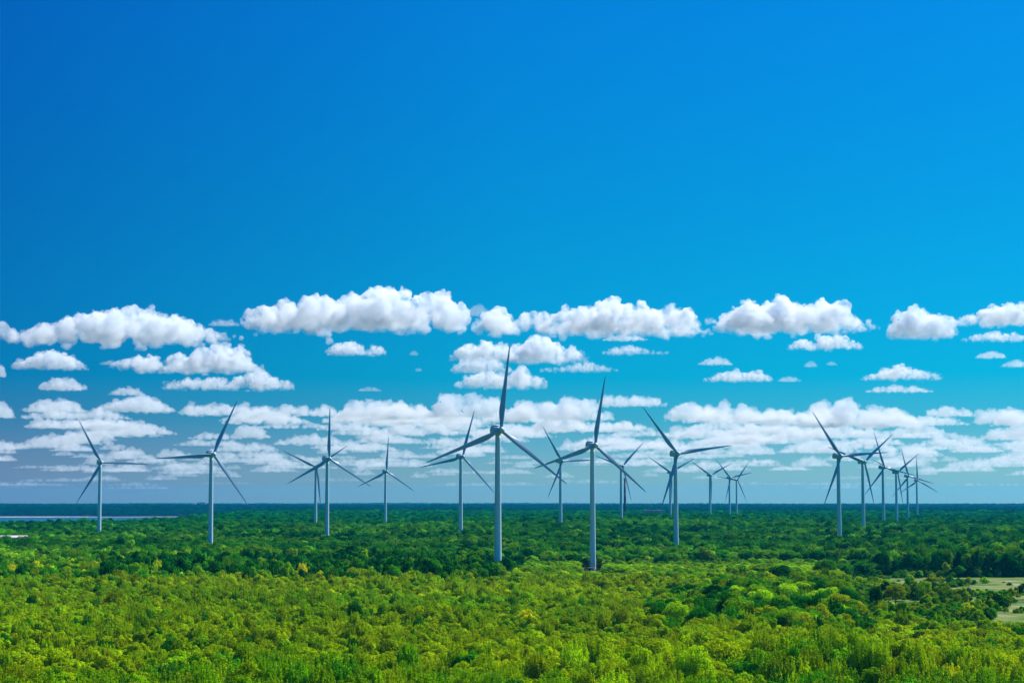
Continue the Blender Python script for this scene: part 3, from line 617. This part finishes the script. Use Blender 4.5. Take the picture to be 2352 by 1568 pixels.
# ---- trees and bushes standing in the clearing (x, y in the photo at 2352 px, kind, tint, scale)
CLEAR = [(1790, 1366, 'great', 'deep', 1.25, 'huge dark broad tree left of the clearing, larger than its neighbours'),
 (1893, 1335, 'great', 'green', 1.15, 'great dome shaped dark tree left of the clearing edge'),
 (1856, 1376, 'great', 'green', .95, 'clumpy mid green tree in front of the great dome shaped one'),
 (1925, 1388, 'round', 'moss', .95, 'moss green tree just left of the tall wooden pole'),
 (2007, 1408, 'tuft', 'deep', 1.0, 'dark upright tree standing over the bare patch in the clearing'),
 (2052, 1390, 'great', 'olive', .78, 'olive spreading tree with visible trunk in the clearing middle'),
 (2034, 1402, 'puff', 'lime', .62, 'small lime green tree in front of the olive spreading tree'),
 (2105, 1374, 'shrub', 'deep', 1.9, 'big dark rounded bush beside a lime green tree in the clearing'),
 (2122, 1372, 'round', 'lime', .72, 'lime green tree right of the big dark rounded bush'),
 (2165, 1390, 'round', 'moss', .85, 'moss green tree with thin trunk in front of the open meadow'),
 (2190, 1385, 'round', 'olive', .7, 'olive tree touching the thin trunked one before the meadow'),
 (2215, 1378, 'round', 'deep', .62, 'compact dark tree at the near edge of the open meadow'),
 (2265, 1400, 'cone', 'green', .8, 'pointed mid green tree at the near meadow edge, left of a dark one'),
 (2285, 1395, 'round', 'deep', .6, 'dark tree right of the pointed one at the near meadow edge'),
 (2308, 1396, 'round', 'moss', .55, 'moss green tree casting shadow at the right near meadow edge'),
 (2348, 1375, 'round', 'deep', .75, 'dark tree cut by the right picture edge in the meadow'),
 (2137, 1340, 'shrub', 'olive', 2.0, 'large dome shaped olive bush at the far side of the meadow'),
 (2085, 1346, 'round', 'lime', .75, 'yellowish tree in front of the wooden pole at the clearing middle'),
 (1990, 1312, 'puff', 'yellow', .62, 'bright yellowish tree on the far edge of the clearing'),
 (2020, 1315, 'round', 'moss', .6, 'narrow tree with dark trunk on the far clearing edge'),
 (1974, 1296, 'cone', 'conifer', 1.15, 'dark narrow conifer rising behind the clearing')]
for px, py, kn, tn, s, lab in CLEAR:
    p = on_level(px, py, -.8); gz = float(ground_z(p.x, p.y)); k = KI[kn][int(px) % len(KI[kn])]
    nm = SPEC[kn]; o = tree_object(nm, k, (p.x, p.y, gz), px * 1.7, (s, s, s * .92), TINT[tn], 'bush' if kn == 'shrub' else 'tree'); tag(o, lab, None, 'trees standing in the clearing')
BUSH = [(1962, 1338, 'green', .7), (2058, 1414, 'lime', 1.0), (2085, 1418, 'lime', .9), (2040, 1412, 'lime', .85), (2078, 1402, 'green', 1.1), (2120, 1408, 'green', .95), (2135, 1432, 'deep', 1.25), (2160, 1428, 'deep', 1.0), (2180, 1420, 'lime', 1.0), (2160, 1339, 'deep', .9), (2172, 1342, 'green', 1.0), (2186, 1346, 'deep', .8), (2200, 1312, 'deep', .6), (2222, 1316, 'green', .7), (2238, 1320, 'deep', .75), (2252, 1325, 'deep', .8), (2313, 1342, 'deep', .7), (2311, 1384, 'deep', .7), (2345, 1402, 'lime', .8), (2265, 1334, 'olive', .5), (2300, 1335, 'olive', .45), (2203, 1405, 'deep', .8), (2150, 1398, 'deep', .7), (2060, 1330, 'green', .6), (2235, 1408, 'moss', .8), (2330, 1408, 'moss', .9), (1998, 1340, 'moss', .5), (2118, 1335, 'deep', .6)]
bre = []
for px, py, tn, s in BUSH:
    p = on_level(px, py, -.8); gz = float(ground_z(p.x, p.y)); k = KI['shrub'][int(px) % 2]
    o = tree_object('shrub', k, (p.x, p.y, gz), px * 2.1, (s, s, s * .85), TINT[tn], 'bush'); bre.append((o, colour_word(TINT[tn]), s, px, py))
def bush_words(px, py):
    a = 'left end' if px < 2030 else ('left part' if px < 2110 else ('middle' if px < 2190 else ('right part' if px < 2260 else 'right end')))
    return f'bush in the {a} of the clearing, ' + ('far side' if py < 1330 else ('middle distance' if py < 1380 else 'near side'))
Bq = {}
for r in bre: Bq.setdefault((r[1], 'small' if r[2] < .75 else 'rounded', bush_words(r[3], r[4])), []).append(r)
for (c, s, w), L in Bq.items():
    L.sort(key=lambda r: r[3])
    for j, r in enumerate(L): tag(r[0], (['leftmost ', 'second ', 'third ', 'fourth '][j] if len(L) > 1 else '') + f'{s} {c} {w}', None, 'bushes dotted over the clearing')
DEAD = [(690, 1548, 'grey leafless bush with bare twigs near the bottom edge, left of centre'), (385, 1530, 'dry grey twiggy bush near the bottom edge, below the left turbines'), (1505, 1540, 'bare brown twiggy bush near the bottom edge, right of centre')]
for px, py, lab in DEAD:
    p = on_level(px, py, 8.5); gz = float(ground_z(p.x, p.y)); r = empty('dead_shrub', (p.x, p.y, gz)); r.scale = (1.1, 1.1, 1.1); tag(r, lab, 'bush', 'leafless bushes'); link_mesh('twigs', bare_mesh(LR, 9.5), r)
    near_d = np.hypot(X - p.x, Y - p.y + 4) < 4.2
# ---- the rest of the wood: one object, trees instanced on points
def forest_stuff(sel, name, label):
    me = bpy.data.meshes.new(name); m = sel.sum(); me.vertices.add(m); me.vertices.foreach_set('co', np.stack([X[sel], Y[sel], GZ[sel]], -1).astype(np.float32).ravel())
    def attr(nm, typ, prop, arr): a = me.attributes.new(nm, typ, 'POINT'); a.data.foreach_set(prop, np.ascontiguousarray(arr).ravel())
    attr('rot', 'FLOAT_VECTOR', 'vector', np.stack([np.zeros(m), np.zeros(m), ROT[sel]], -1).astype(np.float32))
    attr('scl', 'FLOAT_VECTOR', 'vector', np.stack([SX[sel], SX[sel], SZ[sel]], -1).astype(np.float32))
    attr('kind_id', 'INT', 'value', kind[sel].astype(np.int32))
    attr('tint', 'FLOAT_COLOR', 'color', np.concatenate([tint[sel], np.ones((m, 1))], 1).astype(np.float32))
    ob = link_mesh(name, me); tag(ob, label, None, None, 'stuff')
    ng = bpy.data.node_groups.new(name, 'GeometryNodeTree'); ng.interface.new_socket('Geometry', in_out='INPUT', socket_type='NodeSocketGeometry'); ng.interface.new_socket('Geometry', in_out='OUTPUT', socket_type='NodeSocketGeometry')
    N = ng.nodes; L = ng.links; gi = N.new('NodeGroupInput'); go = N.new('NodeGroupOutput'); jn = N.new('GeometryNodeJoinGeometry')
    def named(nm, dt): a = N.new('GeometryNodeInputNamedAttribute'); a.data_type = dt; a.inputs['Name'].default_value = nm; return a.outputs['Attribute']
    rot, scl, kid = named('rot', 'FLOAT_VECTOR'), named('scl', 'FLOAT_VECTOR'), named('kind_id', 'INT'); er = N.new('FunctionNodeEulerToRotation'); L.new(rot, er.inputs[0])
    for i in range(len(KINDS)):
        src = next((o for o in bpy.data.objects if o.name.startswith('crown') and o.data == KINDS[i][1]), None)
        if src is None: print('no source for', KINDS[i][0]); continue
        oi = N.new('GeometryNodeObjectInfo'); oi.transform_space = 'ORIGINAL'; oi.inputs['Object'].default_value = src; oi.inputs['As Instance'].default_value = True
        ip = N.new('GeometryNodeInstanceOnPoints'); cmp = N.new('FunctionNodeCompare'); cmp.data_type = 'INT'; cmp.operation = 'EQUAL'
        L.new(kid, [s for s in cmp.inputs if s.type == 'INT'][0]); [s for s in cmp.inputs if s.type == 'INT'][1].default_value = i
        L.new(gi.outputs[0], ip.inputs['Points']); L.new(cmp.outputs[0], ip.inputs['Selection']); L.new(oi.outputs['Geometry'], ip.inputs['Instance']); L.new(er.outputs[0], ip.inputs['Rotation']); L.new(scl, ip.inputs['Scale'])
        L.new(ip.outputs[0], jn.inputs[0])
    L.new(jn.outputs[0], go.inputs[0]); md = ob.modifiers.new('trees', 'NODES'); md.node_group = ng
    return ob
forest_stuff(~solo, 'forest', 'dense mixed green forest stretching from the foreground to the horizon')

# ------------------------------------------------------------------ clouds: closed puffy volumes on a layer 1 km up
def cloud_mat(name, dens, H, lumpy, far=0.0):
    m = bpy.data.materials.new(name); m.use_nodes = True; nt = m.node_tree; N = nt.nodes; N.clear(); o = N.new('ShaderNodeOutputMaterial'); v = N.new('ShaderNodeVolumePrincipled')
    v.inputs['Color'].default_value = [a + (b - a) * far for a, b in zip(CLOUD_COL, CLOUD_FAR)]; v.inputs['Density'].default_value = dens; v.inputs['Anisotropy'].default_value = .2; nt.links.new(v.outputs[0], o.inputs['Volume'])
    if lumpy:
        tc = N.new('ShaderNodeTexCoord'); nz = N.new('ShaderNodeTexNoise'); nz.inputs['Scale'].default_value = 4.5 / H; nz.inputs['Detail'].default_value = 3; nz.inputs['Roughness'].default_value = .6
        nt.links.new(tc.outputs['Object'], nz.inputs['Vector']); sp = N.new('ShaderNodeSeparateXYZ'); nt.links.new(tc.outputs['Object'], sp.inputs[0])
        r1 = N.new('ShaderNodeMapRange'); r1.inputs['From Min'].default_value = .37; r1.inputs['From Max'].default_value = .60; r1.inputs['To Min'].default_value = .02; r1.inputs['To Max'].default_value = 1; nt.links.new(nz.outputs[0], r1.inputs['Value'])
        r2 = N.new('ShaderNodeMapRange'); r2.inputs['From Min'].default_value = .0; r2.inputs['From Max'].default_value = .5 * H; r2.inputs['To Min'].default_value = .12; r2.inputs['To Max'].default_value = 1; nt.links.new(sp.outputs['Z'], r2.inputs['Value'])
        mu = N.new('ShaderNodeMath'); mu.operation = 'MULTIPLY'; nt.links.new(r1.outputs[0], mu.inputs[0]); nt.links.new(r2.outputs[0], mu.inputs[1])
        m2 = N.new('ShaderNodeMath'); m2.operation = 'MULTIPLY'; m2.inputs[1].default_value = dens; nt.links.new(mu.outputs[0], m2.inputs[0]); nt.links.new(m2.outputs[0], v.inputs['Density'])
    return m
CLOUD_COL, CLOUD_FAR = (.88, .925, .965, 1), (.80, .82, .85, 1)  # far clouds duller, dimming by the air put into their colour
def ico(k):
    b = bmesh.new(); bmesh.ops.create_icosphere(b, subdivisions=k, radius=1); V = np.array([v.co for v in b.verts]); F = np.array([[v.index for v in f.verts] for f in b.faces]); b.free(); return V, F
ICO = {1: ico(1), 2: ico(2)}
def balls(A, k):
    A = np.array(A).reshape(-1, 4); V0, F0 = ICO[k]
    return (V0[None] * A[:, 3][:, None, None] + A[:, None, :3]).reshape(-1, 3), (F0[None] + (np.arange(len(A)) * len(V0))[:, None, None]).reshape(-1, 3)
CLOUD_BASE = 1000.0
def cloud(x0, x1, yt, yb, peaks, label, group, opt=1.0, flat=.06, seed=None, fluff=1.0, base=CLOUD_BASE):
    rng = random.Random(seed if seed is not None else int(x0 * 7 + yt * 13)); D = (base - CAM_Z) / ((EYE - yb) / FPX); s = D / FPX
    W, Hc = (x1 - x0) * s, (yb - yt) * s; px = [p[0] for p in peaks]; ph = [p[1] for p in peaks]
    prof = lambda t: float(np.interp(t, px, ph)); depth = min(W * .5, Hc * 2.4); P = []
    for i in range(int(min(46 + W / Hc * 16, 190))):
        t = rng.random() if rng.random() < .85 else rng.choice(px); t = min(.985, max(.015, t + rng.gauss(0, .02))); h = max(.08, prof(t)) * Hc; y = rng.gauss(0, .33) * depth * (.35 + .65 * h / Hc)
        top = h * math.exp(-(y / depth) ** 2 * 2); r = max(top * rng.uniform(.2, .42), Hc * .06); r = min(r, max(t, .03) * W, max(1 - t, .03) * W)
        P.append(((t - .5) * W, y, rng.uniform(.15 * top, max(top - r, .16 * top)), r))
    def grow(src, nk, lo, hi, q):
        out = []
        for (x, y, z, r) in src:
            for k in range(nk):
                a = rng.uniform(0, 6.283); e = math.asin(rng.uniform(-.25, 1)); out.append((x + q * r * math.cos(a) * math.cos(e), y + q * r * math.sin(a) * math.cos(e), z + q * r * math.sin(e), r * rng.uniform(lo, hi)))
        return out
    big_c = (x1 - x0) > 60; S1 = grow(P, 7, .26, .52, .86); S2 = grow(S1, 4, .3, .5, .9) if big_c else []
    S2 = S2[::2]
    if big_c:                                 # torn scraps at both ends and a thin shelf at the base
        for i in range(int(6 + W / Hc * 2)):
            t = rng.choice([rng.uniform(.0, .12), rng.uniform(.88, 1.0)]); S2.append(((t - .5) * W, rng.gauss(0, .2) * depth, Hc * rng.uniform(.08, .3), Hc * rng.uniform(.03, .06)))
        for i in range(14):
            S1.append(((rng.uniform(.04, .96) - .5) * W, rng.gauss(0, .4) * depth, Hc * rng.uniform(.06, .14), Hc * rng.uniform(.07, .13)))
    (V, F), (V2, F2) = balls(P, 2), balls(S1 + S2, 1); F = np.concatenate([F, F2 + len(V)]); V = np.concatenate([V, V2])
    fl = flat * Hc; lowz = V[:, 2] < fl; V[lowz, 2] = fl + (V[lowz, 2] - fl) * .15
    me = mesh_np('cloud', V, F); ob = link_mesh('cloud', me); ob.location = ((x0 + x1) / 2 * s - CX * s, D, base)
    md = ob.modifiers.new('shell', 'REMESH'); md.mode = 'VOXEL'; md.voxel_size = max(W / 190, s * 1.5)
    for sc_, st in ((.30, .21), (.11, .085)):
        tx = bpy.data.textures.new('puffs', 'CLOUDS'); tx.noise_scale = Hc * sc_; tx.noise_depth = 3
        dm = ob.modifiers.new('puffs', 'DISPLACE'); dm.texture = tx; dm.strength = Hc * st * fluff; dm.mid_level = .52; dm.texture_coords = 'GLOBAL'
    me.materials.append(cloud_mat('cloud_vapour', opt * (.085 if (x1 - x0) > 120 and yb < 900 else .042) / s, Hc, (x1 - x0) > 120 and yb < 900, min(1, max(0, (yb - 840) / 160)))); tag(ob, label, 'cloud', group)
    return ob
G1, G2, G3 = 'large white clouds in the upper row', 'small scattered white clouds', 'hazy cloud band above the horizon'
HUMP = [(0, .25), (.15, .6), (.35, .9), (.55, 1), (.8, .75), (1, .2)]
FLATC = [(0, .3), (.15, .7), (.4, 1), (.7, .9), (1, .3)]
cloud(5, 535, 688, 793, [(0, .35), (.06, .6), (.12, .5), (.3, .74), (.45, .8), (.56, 1), (.62, .85), (.69, .93), (.8, .62), (.9, .4), (1, .15)], 'long white cloud at upper left with two knobs on top', G1, 1.0)
cloud(475, 548, 728, 748, FLATC, 'thin wisp bridging the two largest left clouds', G1, .35)
cloud(548, 1085, 646, 762, [(0, .2), (.1, .5), (.2, .68), (.3, .92), (.36, .97), (.45, .86), (.55, .95), (.64, 1), (.72, .82), (.85, .92), (.93, .6), (1, .4)], 'largest cloud, left of centre, arched with blue shaded underside', G1, 1.0)
cloud(1070, 1125, 695, 725, FLATC, 'faint wisp joining the two large central clouds', G1, .3)
cloud(1092, 1635, 673, 770, [(0, .4), (.06, .75), (.15, .55), (.3, .72), (.45, .8), (.56, 1), (.68, .85), (.8, .72), (.9, .68), (1, .12)], 'long white cloud right of centre, tapering to the right', G1, 1.0)
cloud(1385, 1490, 764, 783, FLATC, 'thin flat shelf under the long cloud right of centre', G1, .6)
cloud(1640, 2022, 660, 765, [(0, .2), (.12, .6), (.25, .95), (.32, 1), (.45, .85), (.6, .65), (.7, .9), (.78, .7), (.86, .35), (1, .18)], 'tall lumpy white cloud at upper right with wispy right tail', G1, 1.0)
cloud(1815, 1985, 762, 803, FLATC, 'flat white cloud hanging under the tall lumpy cloud', G1, .8)
cloud(2045, 2198, 694, 781, [(0, .3), (.2, .8), (.45, 1), (.75, .9), (.9, .6), (1, .3)], 'round cloud with blue hollow base at upper right', G1, .9)
cloud(2202, 2440, 686, 748, HUMP, 'white cloud cut by the right picture edge, upper of two', G1, 1.0)
cloud(2215, 2400, 757, 784, FLATC, 'flat cloud at right picture edge, lower of two', G1, .7)
cloud(275, 600, 783, 858, [(0, .5), (.1, .62), (.3, .55), (.5, .75), (.62, .9), (.8, 1), (.93, .5), (1, .2)], 'big stepped cloud left of centre, leaning peak to the right', G1, .95)
cloud(225, 290, 824, 838, FLATC, 'little wisp left of the big stepped cloud', G2, .35)
cloud(370, 672, 846, 897, [(0, .4), (.2, .6), (.5, .7), (.75, 1), (.9, .7), (1, .35)], 'wide flat cloud forming the foot of the stepped one', G1, .8)
cloud(25, 197, 797, 850, HUMP, 'domed white cloud below the long left cloud', G2, .9)
cloud(88, 196, 862, 897, FLATC, 'small white cloud under the domed left one', G2, .8)
cloud(52, 196, 909, 948, HUMP, 'third small cloud down at the left side', G2, .75)
cloud(748, 885, 777, 817, [(0, .4), (.2, .85), (.4, 1), (.6, .65), (.9, .7), (1, .3)], 'lone small cloud beneath the largest cloud', G2, .85)
cloud(940, 961, 803, 816, FLATC, 'tiny cloud puff, upper of two left of the tallest blade', G2, .4)
cloud(953, 969, 842, 853, FLATC, 'tiny cloud puff, lower of two left of the tallest blade', G2, .4)
cloud(821, 876, 886, 899, FLATC, 'small thin flat cloud above the left pair of turbines', G2, .4)
cloud(1033, 1200, 776, 832, [(0, .3), (.2, .8), (.5, 1), (.8, .8), (1, .4)], 'left upper lobe of the layered cloud behind the tallest blade', G1, .85)
cloud(1165, 1348, 766, 836, [(0, .5), (.3, 1), (.6, .9), (.85, .7), (1, .25)], 'right upper lobe of the layered cloud behind the tallest blade', G1, .9)
cloud(1035, 1175, 812, 858, FLATC, 'middle layer of the cloud stack left of the tallest blade', G1, .7)
cloud(1240, 1420, 826, 855, [(0, .4), (.3, .6), (.6, 1), (.85, .5), (1, .3)], 'ragged flat cloud right of the tallest blade tip', G1, .5)
cloud(1045, 1256, 834, 894, [(0, .3), (.2, .7), (.5, .8), (.75, 1), (1, .3)], 'lowest layer of the cloud stack behind the tallest blade', G1, .8)
cloud(1385, 1537, 789, 815, [(0, .4), (.2, .9), (.45, 1), (.7, .5), (1, .35)], 'thin wispy cloud above the second tallest turbine', G2, .5)
cloud(1605, 1686, 816, 839, HUMP, 'small cloud, upper of two left of the tiny puffs', G2, .6)
cloud(1618, 1776, 842, 878, [(0, .3), (.2, .6), (.45, 1), (.6, .75), (.8, .9), (1, .3)], 'small twin humped cloud right of centre, lower of two', G2, .8)
cloud(1788, 1842, 861, 877, FLATC, 'tiny flat cloud right of the twin humped one', G2, .45)
cloud(1850, 1881, 827, 843, FLATC, 'tiny cloud, left of two puffs under the tall lumpy cloud', G2, .45)
cloud(1900, 1928, 828, 839, FLATC, 'tiny cloud, right of two puffs under the tall lumpy cloud', G2, .35)
cloud(1985, 2166, 834, 874, [(0, .3), (.2, .7), (.45, 1), (.8, .6), (1, .35)], 'small white cloud above the receding turbine row, upper of two', G2, .8)
cloud(1990, 2148, 880, 902, FLATC, 'thin flat cloud above the receding turbine row, lower of two', G2, .6)
cloud(2245, 2318, 803, 823, HUMP, 'little cloud near the right edge below the round cloud', G2, .55)
cloud(2306, 2390, 822, 843, FLATC, 'little cloud cut by the right edge at mid height', G2, .45)
cloud(-40, 31, 918, 962, HUMP, 'cloud cut by the left edge, level with third small cloud', G2, .8)
cloud(-40, 8, 828, 868, HUMP, 'sliver of cloud at the left edge under the long one', G2, .7)
cloud(250, 332, 884, 909, HUMP, 'small cap of cloud above the pale left cloud heap', G2, .65)
cloud(222, 400, 902, 948, [(0, .4), (.3, .8), (.55, 1), (.75, .8), (1, .25)], 'pale left cloud heap above the first two turbines', G2, .75)
PKR = random.Random(77)
BAND = [(415, 610, 916, 955), (590, 785, 920, 957), (780, 1010, 908, 962), (995, 1165, 886, 962), (1165, 1410, 908, 968), (1375, 1532, 896, 935), (1530, 1765, 915, 968), (1745, 1905, 930, 980), (1855, 2115, 908, 985), (2130, 2242, 929, 958), (2245, 2365, 925, 975)]
for j, (a, b, t_, q) in enumerate(BAND):
    w = ['behind the second turbine from the left', 'above the left pair of turbines', 'left of the tallest turbine, with rounded tops', 'just left of the tallest blade, with dark hollow', 'between the two tallest turbines', 'above the second tallest blade, flat topped', 'above the right of centre turbine', 'left of the receding turbine row', 'behind the receding turbine row, tallest in the band', 'right of the receding turbine row', 'at the right edge of the upper band'][j]
    cloud(a, b, t_, q, [(0, .3)] + [((k + 1) / 9, PKR.uniform(.5, 1) if k % 2 else PKR.uniform(.75, 1)) for k in range(7)] + [(1, .25)], 'pale banded cloud ' + w, G3, .62)
BR = random.Random(8); lowc = []
for k in range(175):
    yb = 964 + 134 * BR.random() ** 1.15; f = (1147 - yb) / 180; w = BR.uniform(80, 250) * (.5 + .5 * f); x = BR.uniform(-60, 2400)
    h = min(.5 * w, BR.uniform(18, 46) * (.4 + .7 * f)); lowc.append((x - w / 2, x + w / 2, yb - h, yb))
lowc.sort(); 
def low_words(c):
    x = (c[0] + c[1]) / 2; col = ['at the far left', 'around the first turbine', 'around the second turbine', 'left of the left pair', 'around the left pair', 'left of the tallest turbine', 'around the tallest turbine', 'around the second tallest turbine', 'right of the chimney', 'above the tiny crossing turbines', 'left of the receding row', 'around the receding row', 'at the far right'][min(12, max(0, int(x / 181)))]
    return col
lowc += [(x - w, x + w, yb - BR.uniform(7, 13), yb) for x, w, yb in ((BR.uniform(0, 2352), BR.uniform(50, 150), BR.uniform(1098, 1124)) for _ in range(18))]
for _ in range(70):
    yb = BR.uniform(1030, 1104); x, w = BR.uniform(0, 2352), BR.uniform(18, 62) * (.55 + (1147 - yb) / 200); lowc.append((x - w, x + w, yb - min(.7 * w, BR.uniform(9, 24)), yb))
def low_rows(yb): return ['at the top of the band', 'in its upper part', 'in its middle', 'in its lower part', 'low over the horizon haze', 'just over the horizon'][min(5, max(0, int((yb - 962) / 27)))]
LB = {}
for c in lowc:
    w = c[1] - c[0]; size = 'small' if w < 75 else ('middle sized' if w < 130 else 'wide'); LB.setdefault((size, low_words(c), low_rows(c[3])), []).append(c)
for (size, col, row), L in LB.items():
    L.sort(key=lambda c: c[0])
    for j, c in enumerate(L):
        pre = '' if len(L) == 1 else ('leftmost ' if j == 0 else ('rightmost ' if j == len(L) - 1 else ORD[j] + ' '))
        cloud(*c, HUMP if j % 3 else [(0, .3), (.2, .7), (.32, 1), (.48, .7), (.68, .9), (.85, .6), (1, .2)], f'{pre}{size} faint cloud {col}, {row}', G3, .8 * (.3 + (1147 - c[3]) / 270), fluff=1.2)  # thinner towards the horizon, haze fade put into the cloud density

# ------------------------------------------------------------------ haze: the air over the whole plain
hm = bpy.data.materials.new('haze_air'); hm.use_nodes = True; nt = hm.node_tree; nt.nodes.clear(); o_ = nt.nodes.new('ShaderNodeOutputMaterial'); pv = nt.nodes.new('ShaderNodeVolumePrincipled')
pv.inputs['Color'].default_value = (*HAZE['color'], 1); pv.inputs['Density'].default_value = HAZE['density']; pv.inputs['Anisotropy'].default_value = .2; nt.links.new(pv.outputs[0], o_.inputs['Volume'])
hz = MB().box((-15500, -15500, -60), (15500, 15500, 165)).obj('haze', None, hm); tag(hz, 'bluish summer haze lying over the forest plain', None, None, 'stuff')
